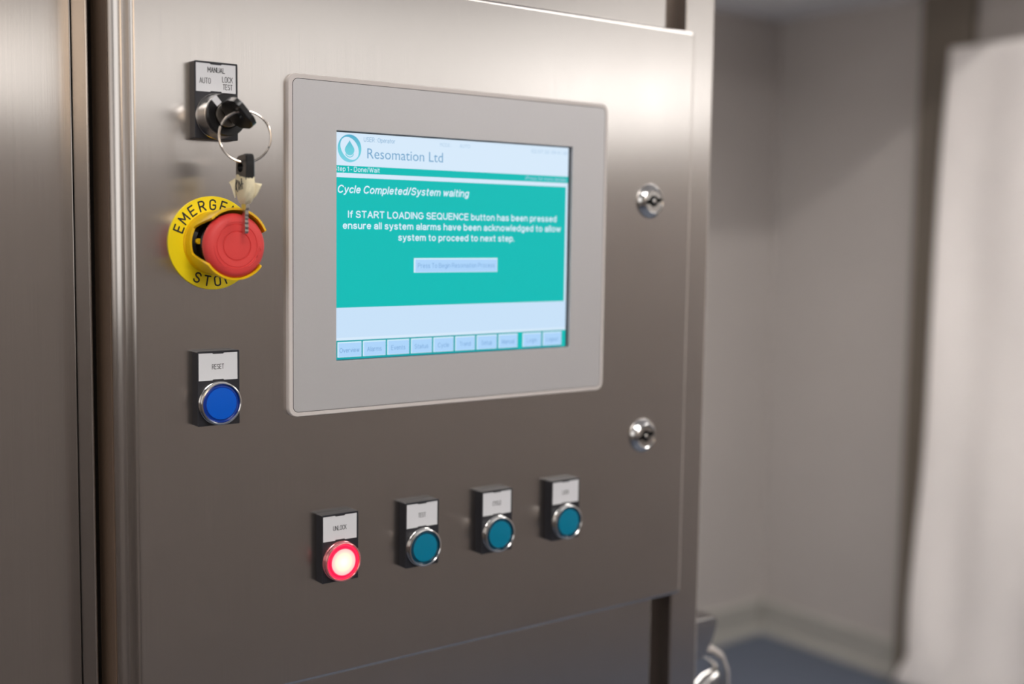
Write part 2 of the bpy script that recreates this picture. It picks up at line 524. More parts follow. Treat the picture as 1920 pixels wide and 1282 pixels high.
# unseen glowing panes added behind the camera for their reflections in the steel
def added_window_front(n, x0, x1, z0, z1, m='pane'):
    fr = B()
    y0, y1 = YF, YF + .03
    box(fr, x0 - .05, x1 + .05, y0, y1, z1, z1 + .05); box(fr, x0 - .05, x1 + .05, y0, y1, z0 - .05, z0)
    box(fr, x0 - .05, x0, y0, y1, z0, z1); box(fr, x1, x1 + .05, y0, y1, z0, z1)
    o = struct('window_%d' % n, fr, M['lampbody'])
    p = B(); box(p, x0, x1, YF, YF + .012, z0, z1)
    obj('window_pane', p, M[m], o, False)
added_window_front(1, 0.40, 1.16, 2.19, 2.54, 'pane_bright')
added_window_front(4, -2.20, 0.10, 2.12, 2.80, 'pane_warm')
added_window_front(2, 1.42, 3.15, 2.08, 2.86)
# unseen pane added in the right wall to brighten the steel's reflections
fr = B()
x0, x1 = XR - .03, XR
box(fr, x0, x1, -4.75, -2.55, 2.74, 2.79); box(fr, x0, x1, -4.75, -2.55, 2.02, 2.07)
box(fr, x0, x1, -4.80, -4.75, 2.02, 2.79); box(fr, x0, x1, -2.55, -2.50, 2.02, 2.79)
o = struct('window_3', fr, M['lampbody'])
p = B(); box(p, XR - .012, XR, -4.75, -2.55, 2.07, 2.74); obj('window_pane', p, M['pane'], o, False)
# unseen pane added in the left wall to brighten the rounded stile edge
fr = B()
x0, x1 = XL, XL + .03
box(fr, x0, x1, -2.35, -.25, 2.70, 2.75); box(fr, x0, x1, -2.35, -.25, 1.40, 1.45)
box(fr, x0, x1, -2.35, -2.30, 1.45, 2.70); box(fr, x0, x1, -.30, -.25, 1.45, 2.70)
o = struct('window_5', fr, M['lampbody'])
p = B(); box(p, XL, XL + .012, -2.30, -.30, 1.45, 2.70); obj('window_pane', p, M['pane'], o, False)
# bright oblong lamp on the right wall
t = thing('wall_light', 'bright oblong wall light below the high window, seen mirrored in the steel door', 'lamp', (XR, -3.4, 2.20))
bm = B(); box(bm, XR - .045, XR - .031, -3.68, -3.10, 2.07, 2.42, .004); obj('lamp_base', bm, M['lampbody'], t)
bm = B(); box(bm, XR - .085, XR - .045, -3.64, -3.14, 2.10, 2.39, .010, 3); obj('diffuser', bm, M['pane_hot'], t)

# batten before the bulkhead, and unseen panel lights added as fill over the working side
LABS = ['ceiling panel light on the main ceiling, the one right behind the camera',
        'ceiling panel light on the main ceiling, the one furthest back on the left',
        'ceiling panel light on the main ceiling, the one on the curtain side']
for k, (x, y, sx, sy) in enumerate(((-0.6, -1.7, .5, .5), (-0.9, -3.6, .6, .6), (2.2, -1.9, .55, .7))):
    t = thing('ceiling_light', LABS[k], 'lamp', (x, y, ZC2), 'panel lights on the main ceiling')
    fr = B()
    box(fr, x - sx - .04, x + sx + .04, y - sy - .04, y - sy, ZC2 - .03, ZC2 - .001)
    box(fr, x - sx - .04, x + sx + .04, y + sy, y + sy + .04, ZC2 - .03, ZC2 - .001)
    box(fr, x - sx - .04, x - sx, y - sy, y + sy, ZC2 - .03, ZC2 - .001)
    box(fr, x + sx, x + sx + .04, y - sy, y + sy, ZC2 - .03, ZC2 - .001)
    obj('frame', fr, M['lampbody'], t, False)
    bm = B(); box(bm, x - sx, x + sx, y - sy, y + sy, ZC2 - .018, ZC2 - .002); obj('diffuser', bm, M['troffer'], t, False)
t = thing('batten_light', 'long narrow ceiling batten light just in front of the bulkhead', 'lamp', (2.1, .30, ZC2))
bm = B(); box(bm, 1.4, 2.8, .26, .34, ZC2 - .02, ZC2 - .001, .003); obj('housing', bm, M['lampbody'], t)
bm = B(); box(bm, 1.42, 2.78, .275, .325, ZC2 - .045, ZC2 - .02, .004); obj('diffuser', bm, M['batten'], t)

t = thing('hanging_light', 'square opal light hanging under the lowered ceiling behind the control cabinet', 'lamp', (1.0, 1.75, ZC1))  # unseen lamp added to fill the shaded back walls
bm = B(); box(bm, .6, 1.4, 1.45, 2.05, 2.16, 2.24, .01); obj('diffuser', bm, M['hang'], t)
for (x, y) in ((.7, 1.5), (1.3, 1.5), (.7, 2.0), (1.3, 2.0)):
    bm = B(); tube(bm, [(x, y, 2.235), (x, y, ZC1)], .004, 8)
    obj('suspension_rod', bm, M['chrome_satin'], t)

# curtain
t = thing('curtain', 'white cotton curtain hanging in loose folds beside the dark door post', 'curtain', (XR - .1, 1.2, 0))
bm = B()
NZ, NY = 60, 150
ya, yb = 1.690, -0.9
grid = []
for j in range(NZ + 1):
    v = j / NZ
    z = 0.03 + (2.286 - 0.03) * v
    row = []
    for i in range(NY + 1):
        s = i / NY
        ed = ya + 0.050 * (1 - v) + 0.010 * math.sin(v * 9 + .6)
        if v < .05:
            ed += 0.06 * (1 - v / .05)
        y = ed + (yb - ed) * s
        amp = 0.006 + 0.004 * (1 - v)
        x = XR - 0.11 - amp * math.sin(s * 62 + 1.6 * math.sin(v * 2.2 + s * 7)) - 0.008 * math.sin(s * 23 + v * 5) - 0.008 * math.sin(v * 14 + s * 30) * (1 - v)
        row.append(bm.verts.new((x, y, z)))
    grid.append(row)
for j in range(NZ):
    for i in range(NY):
        bm.faces.new((grid[j][i], grid[j][i + 1], grid[j + 1][i + 1], grid[j + 1][i]))
o = obj('cloth', bm, M['curtain'], t, wn=False)
md = o.modifiers.new('thick', 'SOLIDIFY'); md.thickness = 0.0025
bm = B(); tube(bm, [(XR - .075, 1.62, 2.27), (XR - .075, -.95, 2.27)], .009, 12)
for yy in (1.5, .3, -.85):
    tube(bm, [(XR - .075, yy, 2.27), (XR + .0, yy, 2.27)], .006, 8)
obj('curtain_rail', bm, M['chrome_satin'], t)

# ================================================================== the stainless cabinet
YD, YFR = 0.004, 0.0195          # door face, frame face
ZB, ZT = Z0 - .3087, Z0 + .1855  # door bottom and top
ZTOP = 2.30
cab = thing('control_cabinet', 'tall brushed stainless steel control cabinet with a hinged panel door full of buttons', 'cabinet', (0.016, .4, 0))
S = M['steel']
bm = B(); box(bm, -.2540, .2856, .058, .85, .10, ZTOP, .002); obj('carcass', bm, M['steel_in'], cab)
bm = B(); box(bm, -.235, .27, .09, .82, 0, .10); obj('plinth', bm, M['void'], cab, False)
def rounded_stile(x0, x1, rl, rr, y0, y1):
    bm = B()
    pts = [(x0, y1)]
    pts += [(x0 + rl - rl * math.cos(a), y0 + rl - rl * math.sin(a)) for a in [math.pi / 2 * k / 6 for k in range(7)]]
    pts += [(x1 - rr + rr * math.sin(a), y0 + rr - rr * math.cos(a)) for a in [math.pi / 2 * k / 6 for k in range(7)]]
    pts += [(x1, y1)]
    lo = [bm.verts.new((x, y, .10)) for x, y in pts]
    hi = [bm.verts.new((x, y, ZTOP)) for x, y in pts]
    n = len(pts)
    for i in range(n):
        j = (i + 1) % n
        bm.faces.new((lo[i], lo[j], hi[j], hi[i]))
    bm.faces.new(lo[::-1]); bm.faces.new(hi)
    return bm
obj('frame_stile', rounded_stile(-.2545, -.2302, .0080, .001, YFR, .058), S, cab)
obj('frame_stile', rounded_stile(.2495, .2856, .0015, .0030, YFR, .058), S, cab)
bm = B(); box(bm, -.2551, -.2546, .0290, .0575, .10, ZTOP); obj('gasket', bm, M['gasket'], cab, False, label='brown gasket strip')  # added strip, its brown stands in for a warm reflection on the stile
bm = B(); box(bm, -.2300, .2258, YFR + .001, .058, ZT - .03, ZTOP, .0015); obj('upper_panel', bm, S, cab)
bm = B(); box(bm, -.2300, .2258, YFR + .001, .058, .10, ZB + .03, .0015); obj('lower_panel', bm, S, cab)
bm = B(); box(bm, -.2300, .2258, .040, .058, ZB + .031, ZT - .031); obj('inner_panel', bm, M['void'], cab, False)
# door: pressed tray with rolled edges
bm = B()
dcx, dcz, dw, dh = -.0015, (ZB + ZT) / 2, .4945, ZT - ZB
loops = [flat(rrect(dcx, dcz, dw - .030, dh - .030, .002), YFR - .0005), flat(rrect(dcx, dcz, dw, dh, .0045), YFR - .0005)]
rb = .0032
for k in range(6):
    a = math.pi / 2 * k / 5
    ins = rb * (1 - math.cos(a))
    loops.append(flat(rrect(dcx, dcz, dw - 2 * ins, dh - 2 * ins, max(.0045 - ins * .6, .001)), YD + rb - rb * math.sin(a)))
loft(bm, loops, cap1=True)
door = obj('door', bm, S, cab, label='flat steel door with rolled edges')
# two quarter-turn locks on the door
for (lx, lz, rot) in ((.1960, .0395, 8), (.1937, -.1605, 14)):
    cz = Z0 + lz
    bm = B()
    lathe(bm, lx, cz, [(.0146, YD), (.0146, YD - .0008), (.0140, YD - .0022), (.0108, YD - .0050), (.0102, YD - .0053), (.0096, YD - .0050), (.0094, YD - .0040)], 64)
    lk = obj('lock', bm, M['chrome'], cab, label='chrome round lock')
    bm = B()
    lathe(bm, lx, cz, [(.0095, YD), (.0095, YD - .0042), (.0090, YD - .0047), (0, YD - .0047)], 48)
    obj('lock_barrel', bm, M['chrome_satin'], lk)
    bm = B()
    lathe(bm, lx, cz, [(.0047, YD - .0046), (.0047, YD - .0049), (0, YD - .0049)], 32)
    ca, sa = math.cos(math.radians(rot)), math.sin(math.radians(rot))
    for sg in (-1, 1):
        q = [(.003, -.0022), (.0090, -.0012), (.0090, .0012), (.003, .0022)]
        pts = [(lx + sg * (a * ca) - b * sa, cz + sg * (a * sa) + b * ca) for a, b in q]
        f0 = [bm.verts.new((x, YD - .0046, z)) for x, z in pts]
        f1 = [bm.verts.new((x, YD - .00492, z)) for x, z in pts]
        bm.faces.new(f1)
        for i in range(4):
            bm.faces.new((f0[i], f0[(i + 1) % 4], f1[(i + 1) % 4], f1[i]))
    obj('keyhole', bm, M['keyblack'], lk, False)
    bm = B()
    lathe(bm, lx, cz, [(.0020, YD - .0046), (.0020, YD - .0056), (.0016, YD - .0060), (0, YD - .0061)], 24)
    obj('pin', bm, M['chrome_satin'], lk)
# latch handle on the cabinet's right flank
bm = B()
hx, hy = .2856, .045
zt = Z0 - .350
pts = [(0, 0), (.040, -.002), (.044, -.009), (.036, -.024), (.028, -.040), (0, -.046)]
fa = [bm.verts.new((hx + a, hy - .011, zt + b)) for a, b in pts]
fb = [bm.verts.new((hx + a, hy + .011, zt + b)) for a, b in pts]
bm.faces.new(fa); bm.faces.new(fb[::-1])
for i in range(len(pts)):
    j = (i + 1) % len(pts)
    bm.faces.new((fa[i], fb[i], fb[j], fa[j]))
bmesh.ops.bevel(bm, geom=bm.edges[:], offset=.002, segments=2, affect='EDGES')
hd = obj('latch_handle', bm, M['chrome'], cab, label='chrome latch handle')
bm = B()
path = [(hx + .024, hy, zt - .036), (hx + .040, hy, zt - .040), (hx + .054, hy, zt - .049), (hx + .061, hy, zt - .064), (hx + .062, hy, zt - .084), (hx + .058, hy, zt - .108), (hx + .050, hy, zt - .128), (hx + .030, hy, zt - .136), (hx - .001, hy, zt - .138)]
tube(bm, path, [.006, .0075, .008, .008, .008, .008, .0075, .007, .007], 14)
obj('lever', bm, M['chrome_satin'], hd)
bm = B()
tube(bm, [(hx - .001, hy, zt - .082), (hx + .022, hy, zt - .080), (hx + .040, hy, zt - .070), (hx + .052, hy, zt - .066)], [.007, .007, .008, .006], 14)
obj('striker', bm, M['chrome_satin'], hd)

# ------------------------------------------------------------------ neighbouring steel cabinet at the left edge
nb = thing('steel_cabinet', 'brushed stainless steel cabinet at the left edge, set back beside the control cabinet', 'cabinet', (-1.1, .45, 0))
YN = .073
bm = B(); box(bm, -1.95, -.2631, YN, .85, .0, ZTOP, .0015); obj('side_panel', bm, M['steel_b'], nb)
bm = B(); box(bm, -.2629, -.2612, .0455, .30, .0, ZTOP, .0004); obj('edge_flange', bm, S, nb, label='narrow upright flange')
bm = B(); box(bm, -.2610, -.2546, .16, .30, .0, ZTOP); obj('gap_seal', bm, M['seal'], nb, False)

# ================================================================== operator panel
pz = Z0 - .0005
hmi = thing('operator_panel', 'wide grey touch screen operator panel showing a green and white status page', 'touch screen', (0, 0, Z0))
bm = B()
Wd, Hd = .2868, .2334
r = .0068
seq = [(Wd - .010, Hd - .010, .004, YD), (Wd, Hd, r, YD - .0001), (Wd, Hd, r, .0010), (Wd - .0004, Hd - .0004, r - .0002, .0004), (Wd - .0012, Hd - .0012, r - .0005, 0)]
loops = [flat(rrect(0, pz, a, b, c, 8), y) for a, b, c, y in seq]
loops += [flat(rrect(0, pz, Wd - .0064, Hd - .0064, .0042, 8), 0)]
loft(bm, loops)
obj('rim', bm, M['bezel_rim'], hmi)
bm = B()
loops = [flat(rrect(0, pz, Wd - .0064, Hd - .0064, .0042, 8), 0), flat(rrect(0, pz, Wd - .0065, Hd - .0065, .0041, 8), .0005),
         flat(rrect(0, pz, Wd - .0071, Hd - .0071, .0038, 8), .0005), flat(rrect(0, pz, Wd - .0072, Hd - .0072, .0038, 8), -.00005)]
loft(bm, loops)
obj('groove', bm, M['groove'], hmi, False)
bm = B()
loops = [flat(rrect(0, pz, Wd - .0072, Hd - .0072, .0038, 8), -.00005), flat(rrect(0, Z0, .2136, .1606, .0008, 8), -.00005), flat(rrect(0, Z0, .2130, .1600, .0005, 8), .0002), flat(rrect(0, Z0, .2130, .1600, .0005, 8), .0032)]
loft(bm, loops)
obj('bezel', bm, M['bezel'], hmi)

def E_(r_, g_, b_, s=1.0, name='screen'):
    return glow(name, rgb(r_, g_, b_), s, rough=0.33, spec=0.1)
YS = .0030
scr_m = M['lcd_dark']
bm = B(); box(bm, -.1066, .1066, YS, YS + .0008, Z0 - .0802, Z0 + .0802)
disp = obj('display', bm, scr_m, hmi, False)
LY = [YS]
def quad(name, x0, x1, z0, z1, m, dy, slant=None):
    bm = B()
    y = YS - dy
    z0b, z1b = slant if slant else (z0, z1)
    vs = [bm.verts.new(c) for c in ((x0, y, Z0 + z0), (x1, y, Z0 + z0b), (x1, y, Z0 + z1b), (x0, y, Z0 + z1))]
    bm.faces.new(vs)
    return obj(name, bm, m, disp, False)
white = E_(214, 233, 250, name='screen_white')
band = E_(200, 225, 248, name='screen_pale_blue')
green = E_(0, 187, 182, name='screen_green')
green_d = E_(0, 160, 168, name='screen_tab_backing')
tabm = E_(172, 212, 250, name='screen_tab')
tabhi = E_(214, 240, 254, name='screen_tab_edge')
txtw = E_(216, 238, 252, name='screen_white_text')
txtg = E_(120, 168, 205, name='screen_blue_grey_text')
txtf = E_(176, 205, 230, name='screen_faint_text')
tabtx = E_(120, 165, 215, name='screen_tab_text')
quad('page_background', -.1066, .1044, -.0785, .0792, white, .0001)
quad('step_bar', -.1066, .1044, .0513, .0564, green, .0002, (.0513, .0564))
quad('message_panel', -.1066, .1022, -.0428, .0482, green, .0002)
quad('footer_band', -.1066, .1044, -.0640, -.0430, band, .00015)
quad('tab_backing', -.1066, .1044, -.0795, -.0660, green_d, .0002)
quad('tab_end', .1004, .1044, -.0795, -.0660, green, .00025)
quad('tab_divider', .0560, .0604, -.0795, -.0660, green, .00025)
tabs = [(-.1042, -.0848, 'Overview'), (-.0836, -.0647, 'Alarms'), (-.0634, -.0446, 'Events'), (-.0431, -.0247, 'Status'), (-.0234, -.0052, 'Cycle'), (-.0036, .0146, 'Trend'), (.0162, .0354, 'Setup'), (.0370, .0556, 'Manual'), (.0606, .0793, 'Login'), (.0810, .1002, 'Logout')]
for (a, b, s) in tabs:
    e = quad('tab_button', a, b, -.0779, -.0670, tabhi, .0003)
    quad('tab_face', a + .0008, b - .0002, -.0776, -.0678, tabm, .00035)
    w_ = min(len(s) * .00195, (b - a) * .84)
    sans_text('tab_lettering', s, tabtx, disp, (a + b) / 2 - w_ / 2, (a + b) / 2 + w_ / 2, Z0 - .0745, .0031, YS - .0004, .12)
quad('start_button', -.0410, .0350, -.0187, -.0081, tabhi, .0003)
quad('start_face', -.0398, .0346, -.0184, -.0091, tabm, .00035)
sans_text('button_lettering', 'Press To Begin Resomation Process', tabtx, disp, -.0374, .0322, Z0 - .0152, .0032, YS - .0004, .11)
T = lambda nm, s, m, a, b, z, c, **k: (sans_text if 'weight' in k else font_text)(nm, s, m, disp, a, b, Z0 + z, c, YS - .0004, **k)
T('title_lettering', 'Resomation Ltd', txtg, -.0806, -.0163, .0622, .0075)
T('user_lettering', 'USER : Operator', txtg, -.0833, -.0578, .0738, .0030, weight=.1)
T('mode_lettering', 'MODE :', txtf, -.0190, -.0088, .0738, .0028)
T('mode_lettering', 'AUTO', txtf, -.0015, .0082, .0738, .0028)
T('date_lettering', '02.07.20', txtf, .0665, .0845, .0735, .0028)
T('time_lettering', '09:41:30', txtf, .0865, .1030, .0735, .0028)
T('step_lettering', 'Step 1 - Done/Wait', txtw, -.1070, -.0706, .0526, .0031, weight=.13)
T('press_lettering', '(Press for more details)', txtf, .0610, .1026, .0525, .0028, weight=.11)
T('heading_lettering', 'Cycle Completed/System waiting', txtw, -.1042, .0066, .0378, .0048, weight=.19, shear=.22)
T('message_lettering', 'If START LOADING SEQUENCE button has been pressed', txtw, -.0956, .0925, .0206, .0043, weight=.20)
T('message_lettering', 'ensure all system alarms have been acknowledged to allow', txtw, -.0998, .0970, .0128, .0043, weight=.20)
T('message_lettering', 'system to proceed to next step.', txtw, -.0542, .0506, .0048, .0043, weight=.20)
# round water drop emblem
def emblem():
    g = bpy.data.materials.new('screen_emblem')
    g.use_nodes = True
    nt = g.node_tree
    b = nt.nodes['Principled BSDF']
    b.inputs['Base Color'].default_value = (0.01, 0.01, 0.01, 1)
    tc = nt.nodes.new('ShaderNodeTexCoord')
    sp = nt.nodes.new('ShaderNodeSeparateXYZ')
    nt.links.new(tc.outputs['Object'], sp.inputs[0])
    mr = nt.nodes.new('ShaderNodeMapRange')
    mr.inputs['From Min'].default_value = .058
    mr.inputs['From Max'].default_value = .078
    nt.links.new(sp.outputs[2], mr.inputs['Value'])
    cr = nt.nodes.new('ShaderNodeValToRGB')
    cr.color_ramp.elements[0].color = rgb(120, 205, 225)
    cr.color_ramp.elements[1].color = rgb(70, 165, 200)
    e = cr.color_ramp.elements.new(.5); e.color = rgb(96, 200, 214)
    nt.links.new(mr.outputs[0], cr.inputs[0])
    nt.links.new(cr.outputs[0], b.inputs['Emission Color'])
    b.inputs['Emission Strength'].default_value = 1.0
    return g
em = emblem()
ecx, ecz = -.0948, Z0 + .0684
bm = B()
n = 64
out, inn = [], []
ta = math.radians(128)
for i in range(n):
    a = 2 * math.pi * i / n
    out.append(bm.verts.new((ecx + .0094 * math.cos(a), YS - .0004, ecz + .0096 * math.sin(a))))
    # tilted inner ellipse along the same polar angle
    ra, rb_ = .0086, .0064
    dd = 1 / math.sqrt((math.cos(a - ta) / ra) ** 2 + (math.sin(a - ta) / rb_) ** 2)
    inn.append(bm.verts.new((ecx + dd * math.cos(a), YS - .0004, ecz + dd * math.sin(a))))
for i in range(n):
    j = (i + 1) % n
    bm.faces.new((out[i], out[j], inn[j], inn[i]))
obj('emblem_ring', bm, em, disp, False)
bm = B()
dp = []
for i in range(40):
    a = 2 * math.pi * i / 40 - math.pi / 2
    rr = .0038
    x = rr * math.cos(a)
    z = rr * math.sin(a)
    if z > 0:
        k = z / rr
        x *= (1 - k ** 1.5 * .96) + .02
        z *= 1.75
    dp.append((ecx + x, ecz - .0010 + z))
bm.faces.new([bm.verts.new((x, YS - .0004, z)) for x, z in dp])
obj('emblem_drop', bm, em, disp, False)
bm = B()
stroke(bm, [(ecx + .0032 * math.cos(math.radians(q)), ecz - .0030 + .0030 * math.sin(math.radians(q))) for q in range(-160, -19, 14)], .0007, YS - .0004)
obj('emblem_ripple', bm, em, disp, False)

# ================================================================== label holders and buttons
YP = -.0045                       # front of the label holders
def holder(root, cx, top):
    wd, ht = .0293, .0490
    cz = top - ht / 2
    bm = B()
    loops = [flat(rrect(cx, cz, wd, ht, .0008, 3), YD), flat(rrect(cx, cz, wd, ht, .0008, 3), YP + .0004), flat(rrect(cx, cz, wd - .0007, ht - .0007, .0007, 3), YP)]
    loft(bm, loops, cap0=True, cap1=True)
    p = obj('label_holder', bm, M['black'], root)
    lx, lz = cx - .0004, top - .0014 - .0088
    bm = B()
    W2, H2 = .0268, .0178
    pts = [(-W2 / 2, H2 / 2), (-.0040, H2 / 2), (-.0036, H2 / 2 - .0006), (.0036, H2 / 2 - .0006), (.0040, H2 / 2), (W2 / 2, H2 / 2),
           (W2 / 2, -H2 / 2), (.0040, -H2 / 2), (.0036, -H2 / 2 + .0006), (-.0036, -H2 / 2 + .0006), (-.0040, -H2 / 2), (-W2 / 2, -H2 / 2)]
    a = [bm.verts.new((lx + x, YP + .0001, lz + z)) for x, z in pts]
    b = [bm.verts.new((lx + x, YP - .0002, lz + z)) for x, z in pts]
    bm.faces.new(b)
    for i in range(12):
        bm.faces.new((a[i], a[(i + 1) % 12], b[(i + 1) % 12], b[i]))
    l = obj('name_plate', bm, M['label'], root, False)
    return l, lx, lz

def lit_lens_mat():
    m = bpy.data.materials.new('lit_red_lens')
    m.use_nodes = True
    nt = m.node_tree
    b = nt.nodes['Principled BSDF']
    b.inputs['Base Color'].default_value = (0.5, 0.01, 0.03, 1)
    b.inputs['Roughness'].default_value = 0.3
    tc = nt.nodes.new('ShaderNodeTexCoord')
    sub = nt.nodes.new('ShaderNodeVectorMath'); sub.operation = 'MULTIPLY'
    sub.inputs[1].default_value = (1, 0, 1)
    nt.links.new(tc.outputs['Object'], sub.inputs[0])
    ln = nt.nodes.new('ShaderNodeVectorMath'); ln.operation = 'LENGTH'
    nt.links.new(sub.outputs[0], ln.inputs[0])
    mr = nt.nodes.new('ShaderNodeMapRange')
    mr.inputs['From Max'].default_value = .0128
    nt.links.new(ln.outputs['Value'], mr.inputs['Value'])
    cr = nt.nodes.new('ShaderNodeValToRGB')
    el = cr.color_ramp.elements
    el[0].color = (1.0, 0.95, 0.70, 1); el[0].position = 0.0
    el[1].color = (0.95, 0.005, 0.04, 1); el[1].position = 1.0
    for p, c in ((.25, (1.0, .90, .58, 1)), (.60, (1.0, .50, .42, 1)), (.72, (1.0, .40, .38, 1)), (.755, (1.0, .01, .06, 1)), (.86, (.72, .002, .03, 1)), (.92, (1.0, .02, .08, 1))):
        e = el.new(p); e.color = c
    nt.links.new(mr.outputs[0], cr.inputs[0])
    nt.links.new(cr.outputs[0], b.inputs['Emission Color'])
    b.inputs['Emission Strength'].default_value = 1.5
    return m
M['lit'] = lit_lens_mat()

def button(cx, top, text, tw, lens, edge, label, name='push_button', lit=False):
    t = thing(name, label, 'push button', (cx, YP, Z0 + top - .0342), None if lit or text == 'RESET' else 'teal push buttons in the bottom row')
    if not (lit or text == 'RESET'):
        pass
    l, lx, lz = holder(t, cx, Z0 + top)
    bm = B(); line_text(bm, text, lx - .0002, lz, .0031, tw, YP - .00025, .00038)
    obj('lettering', bm, M['ink'], l, False, fix=False)
    cz = Z0 + top - .0342
    bm = B()
    lathe(bm, cx, cz, [(.0138, YP + .001), (.0144, YP + .0002), (.0145, YP - .0008), (.0143, YP - .0014), (.0140, YP - .0016), (.0139, YP - .0024), (.0142, YP - .0028), (.0142, YP - .0040), (.0138, YP - .0048), (.0131, YP - .0050), (.0127, YP - .0046), (.0126, YP - .0020)], 72)
    obj('ring', bm, M['red_ring'] if lit else M['chrome'], t, label='clear ring tinted red by the lamp' if lit else 'shiny metal ring')
    bm = B()
    if lit:
        lathe(bm, cx, cz, [(.0126, YP + .001), (.0126, YP - .0034), (.0118, YP - .0038), (.0107, YP - .0038), (.0101, YP - .0046), (.0060, YP - .0048), (0, YP - .0049)], 64)
        # object coordinates are centred on the thing, so the ramp is measured from the lens axis
        obj('lens', bm, M['lit'], t, label='glowing red lens, white hot at its centre')
    else:
        lathe(bm, cx, cz, [(.0126, YP + .001), (.0126, YP - .0030), (.0120, YP - .0035), (.0109, YP - .0036), (.0104, YP - .0043), (.0050, YP - .0046), (0, YP - .0046)], 64, mats=[1, 1, 1, 1, 0, 0])
        obj('lens', bm, [lens, edge], t)
    return t

button(-.1961, -.0680, 'RESET', .0080, M['blue'], M['blue_edge'], 'round blue push button under a white plate reading RESET')
button(-.1056, -.1877, 'UNLOCK', .0104, None, None, 'glowing red push button under a white plate reading UNLOCK', lit=True)
button(-.0365, -.1877, 'TEST', .0062, M['teal'], M['teal_edge'], 'round teal push button under a white plate reading TEST, next to the lit red one')
button(.0327, -.1875, 'CYCLE', .0080, M['teal'], M['teal_edge'], 'round teal push button under a white plate reading CYCLE, middle of the three teal ones')
button(.1020, -.1873, 'LOCK', .0066, M['teal'], M['teal_edge'], 'round teal push button furthest from the lit red one, last in the bottom row')

# ================================================================== key switch
kx, ktop = -.1961, .1173
kz = ktop - .0344
ks = thing('key_switch', 'black and chrome key selector switch under a white plate reading MANUAL AUTO LOCK TEST', 'key switch', (kx, YP, Z0 + kz))
l, lx, lz = holder(ks, kx, Z0 + ktop)
bm = B()
top = Z0 + ktop
line_text(bm, 'MANUAL', kx - .0002, top - .0052, .0031, .0114, YP - .00025, .00045)
line_text(bm, 'AUTO', kx - .0078, top - .0122, .0033, .0072, YP - .00025, .00038)
line_text(bm, 'LOCK', kx + .0074, top - .0107, .0033, .0070, YP - .00025, .00038)
line_text(bm, 'TEST', kx + .0075, top - .0154, .0033, .0063, YP - .00025, .00038)
obj('lettering', bm, M['ink'], l, False, fix=False)
cz = Z0 + kz
bm = B(); lathe(bm, kx, cz, [(.0138, YP + .001), (.0145, YP), (.0146, YP - .0012), (.0141, YP - .0020), (.0136, YP - .0120), (.0136, YP - .0128), (.0128, YP - .0130), (.0126, YP - .0120)], 80)
obj('collar', bm, M['chrome_satin'], ks, label='satin chrome collar')
bm = B(); lathe(bm, kx, cz, [(.0127, YP), (.0134, YP - .0128), (.0134, YP - .0155), (.0126, YP - .0165), (.0086, YP - .0165), (.0080, YP - .0155)], 80)
obj('core', bm, M['black_gloss'], ks)
bm = B(); lathe(bm, kx, cz, [(.0080, YP - .006), (.0080, YP - .0172), (.0076, YP - .0178), (.0072, YP - .0178), (.0071, YP - .0174), (0, YP - .0174)], 56)
bar = obj('barrel', bm, M['keysteel'], ks, label='dull steel lock barrel')
# white pointer mark, on the core, along the key slot
AK = math.radians(132)
dv = Vector((math.cos(AK), 0, math.sin(AK)))
nv = Vector((-math.sin(AK), 0, math.cos(AK)))
kc = Vector((kx, 0, cz))
bm = B()
for (s0, s1, hw, ya_, yb_) in ((.0083, .0136, .0021, YP - .0145, YP - .0169),):
    c = [kc + dv * s + nv * q for s in (s0, s1) for q in (-hw, hw)]
    vs = [bm.verts.new((p.x, y, p.z)) for p in c for y in (ya_, yb_)]
    for f in ((0, 1, 3, 2), (4, 6, 7, 5), (0, 4, 5, 1), (2, 3, 7, 6), (0, 2, 6, 4), (1, 5, 7, 3)):
        bm.faces.new([vs[i] for i in f])
obj('pointer', bm, M['label'], ks, False, label='cream pointer mark')

# key in the switch
def key_frame(s, q, k):
    p = kc + dv * s + nv * k
    return Vector((p.x, -q, p.z))
key1 = thing('key', 'black-headed key turned in the key switch, holding the split ring', 'key', (kx, -.0235, cz))
bm = B()
outer = [(-.0055, .0226), (-.0100, .0290), (-.0112, .0400), (-.0098, .0462), (-.0060, .0490), (.0060, .0490), (.0098, .0462), (.0108, .0400), (.0096, .0290), (.0055, .0226)]
holed_plate(bm, outer, (0.0000, .0415), .0042, .0034, .0021, key_frame)
obj('head', bm, M['black_gloss'], key1)
bm = B()
cs = [key_frame(s, q, k) for s in (-.0042, .0042) for q in (.0215, .0232) for k in (-.0010, .0010)]
vs = [bm.verts.new(p) for p in cs]
for f in ((0, 1, 3, 2), (4, 6, 7, 5), (0, 4, 5, 1), (2, 3, 7, 6), (0, 2, 6, 4), (1, 5, 7, 3)):
    bm.faces.new([vs[i] for i in f])
obj('blade', bm, M['keysteel'], key1, False)

# split ring
az = math.radians(25)
tr_ = Vector((math.cos(az), -math.sin(az), 0))
vw = Vector((math.sin(az), math.cos(az), 0))
RC = Vector((-.1938, -.0413, Z0 + .0684))
RR = .0157
rg = thing('split_ring', 'nickel split ring threaded through both black-headed keys', 'key ring', RC)
bm = B()
path = []
for i in range(0, 2 * 72 + 8):
    a = 2 * math.pi * i / 72 + 1.2
    off = -.00055 + .0011 * i / 151
    path.append(RC + tr_ * (RR * math.cos(a)) + Vector((0, 0, RR * math.sin(a))) + vw * off)
tube(bm, path, .00072, 10)
obj('coil', bm, M['ringsteel'], rg)

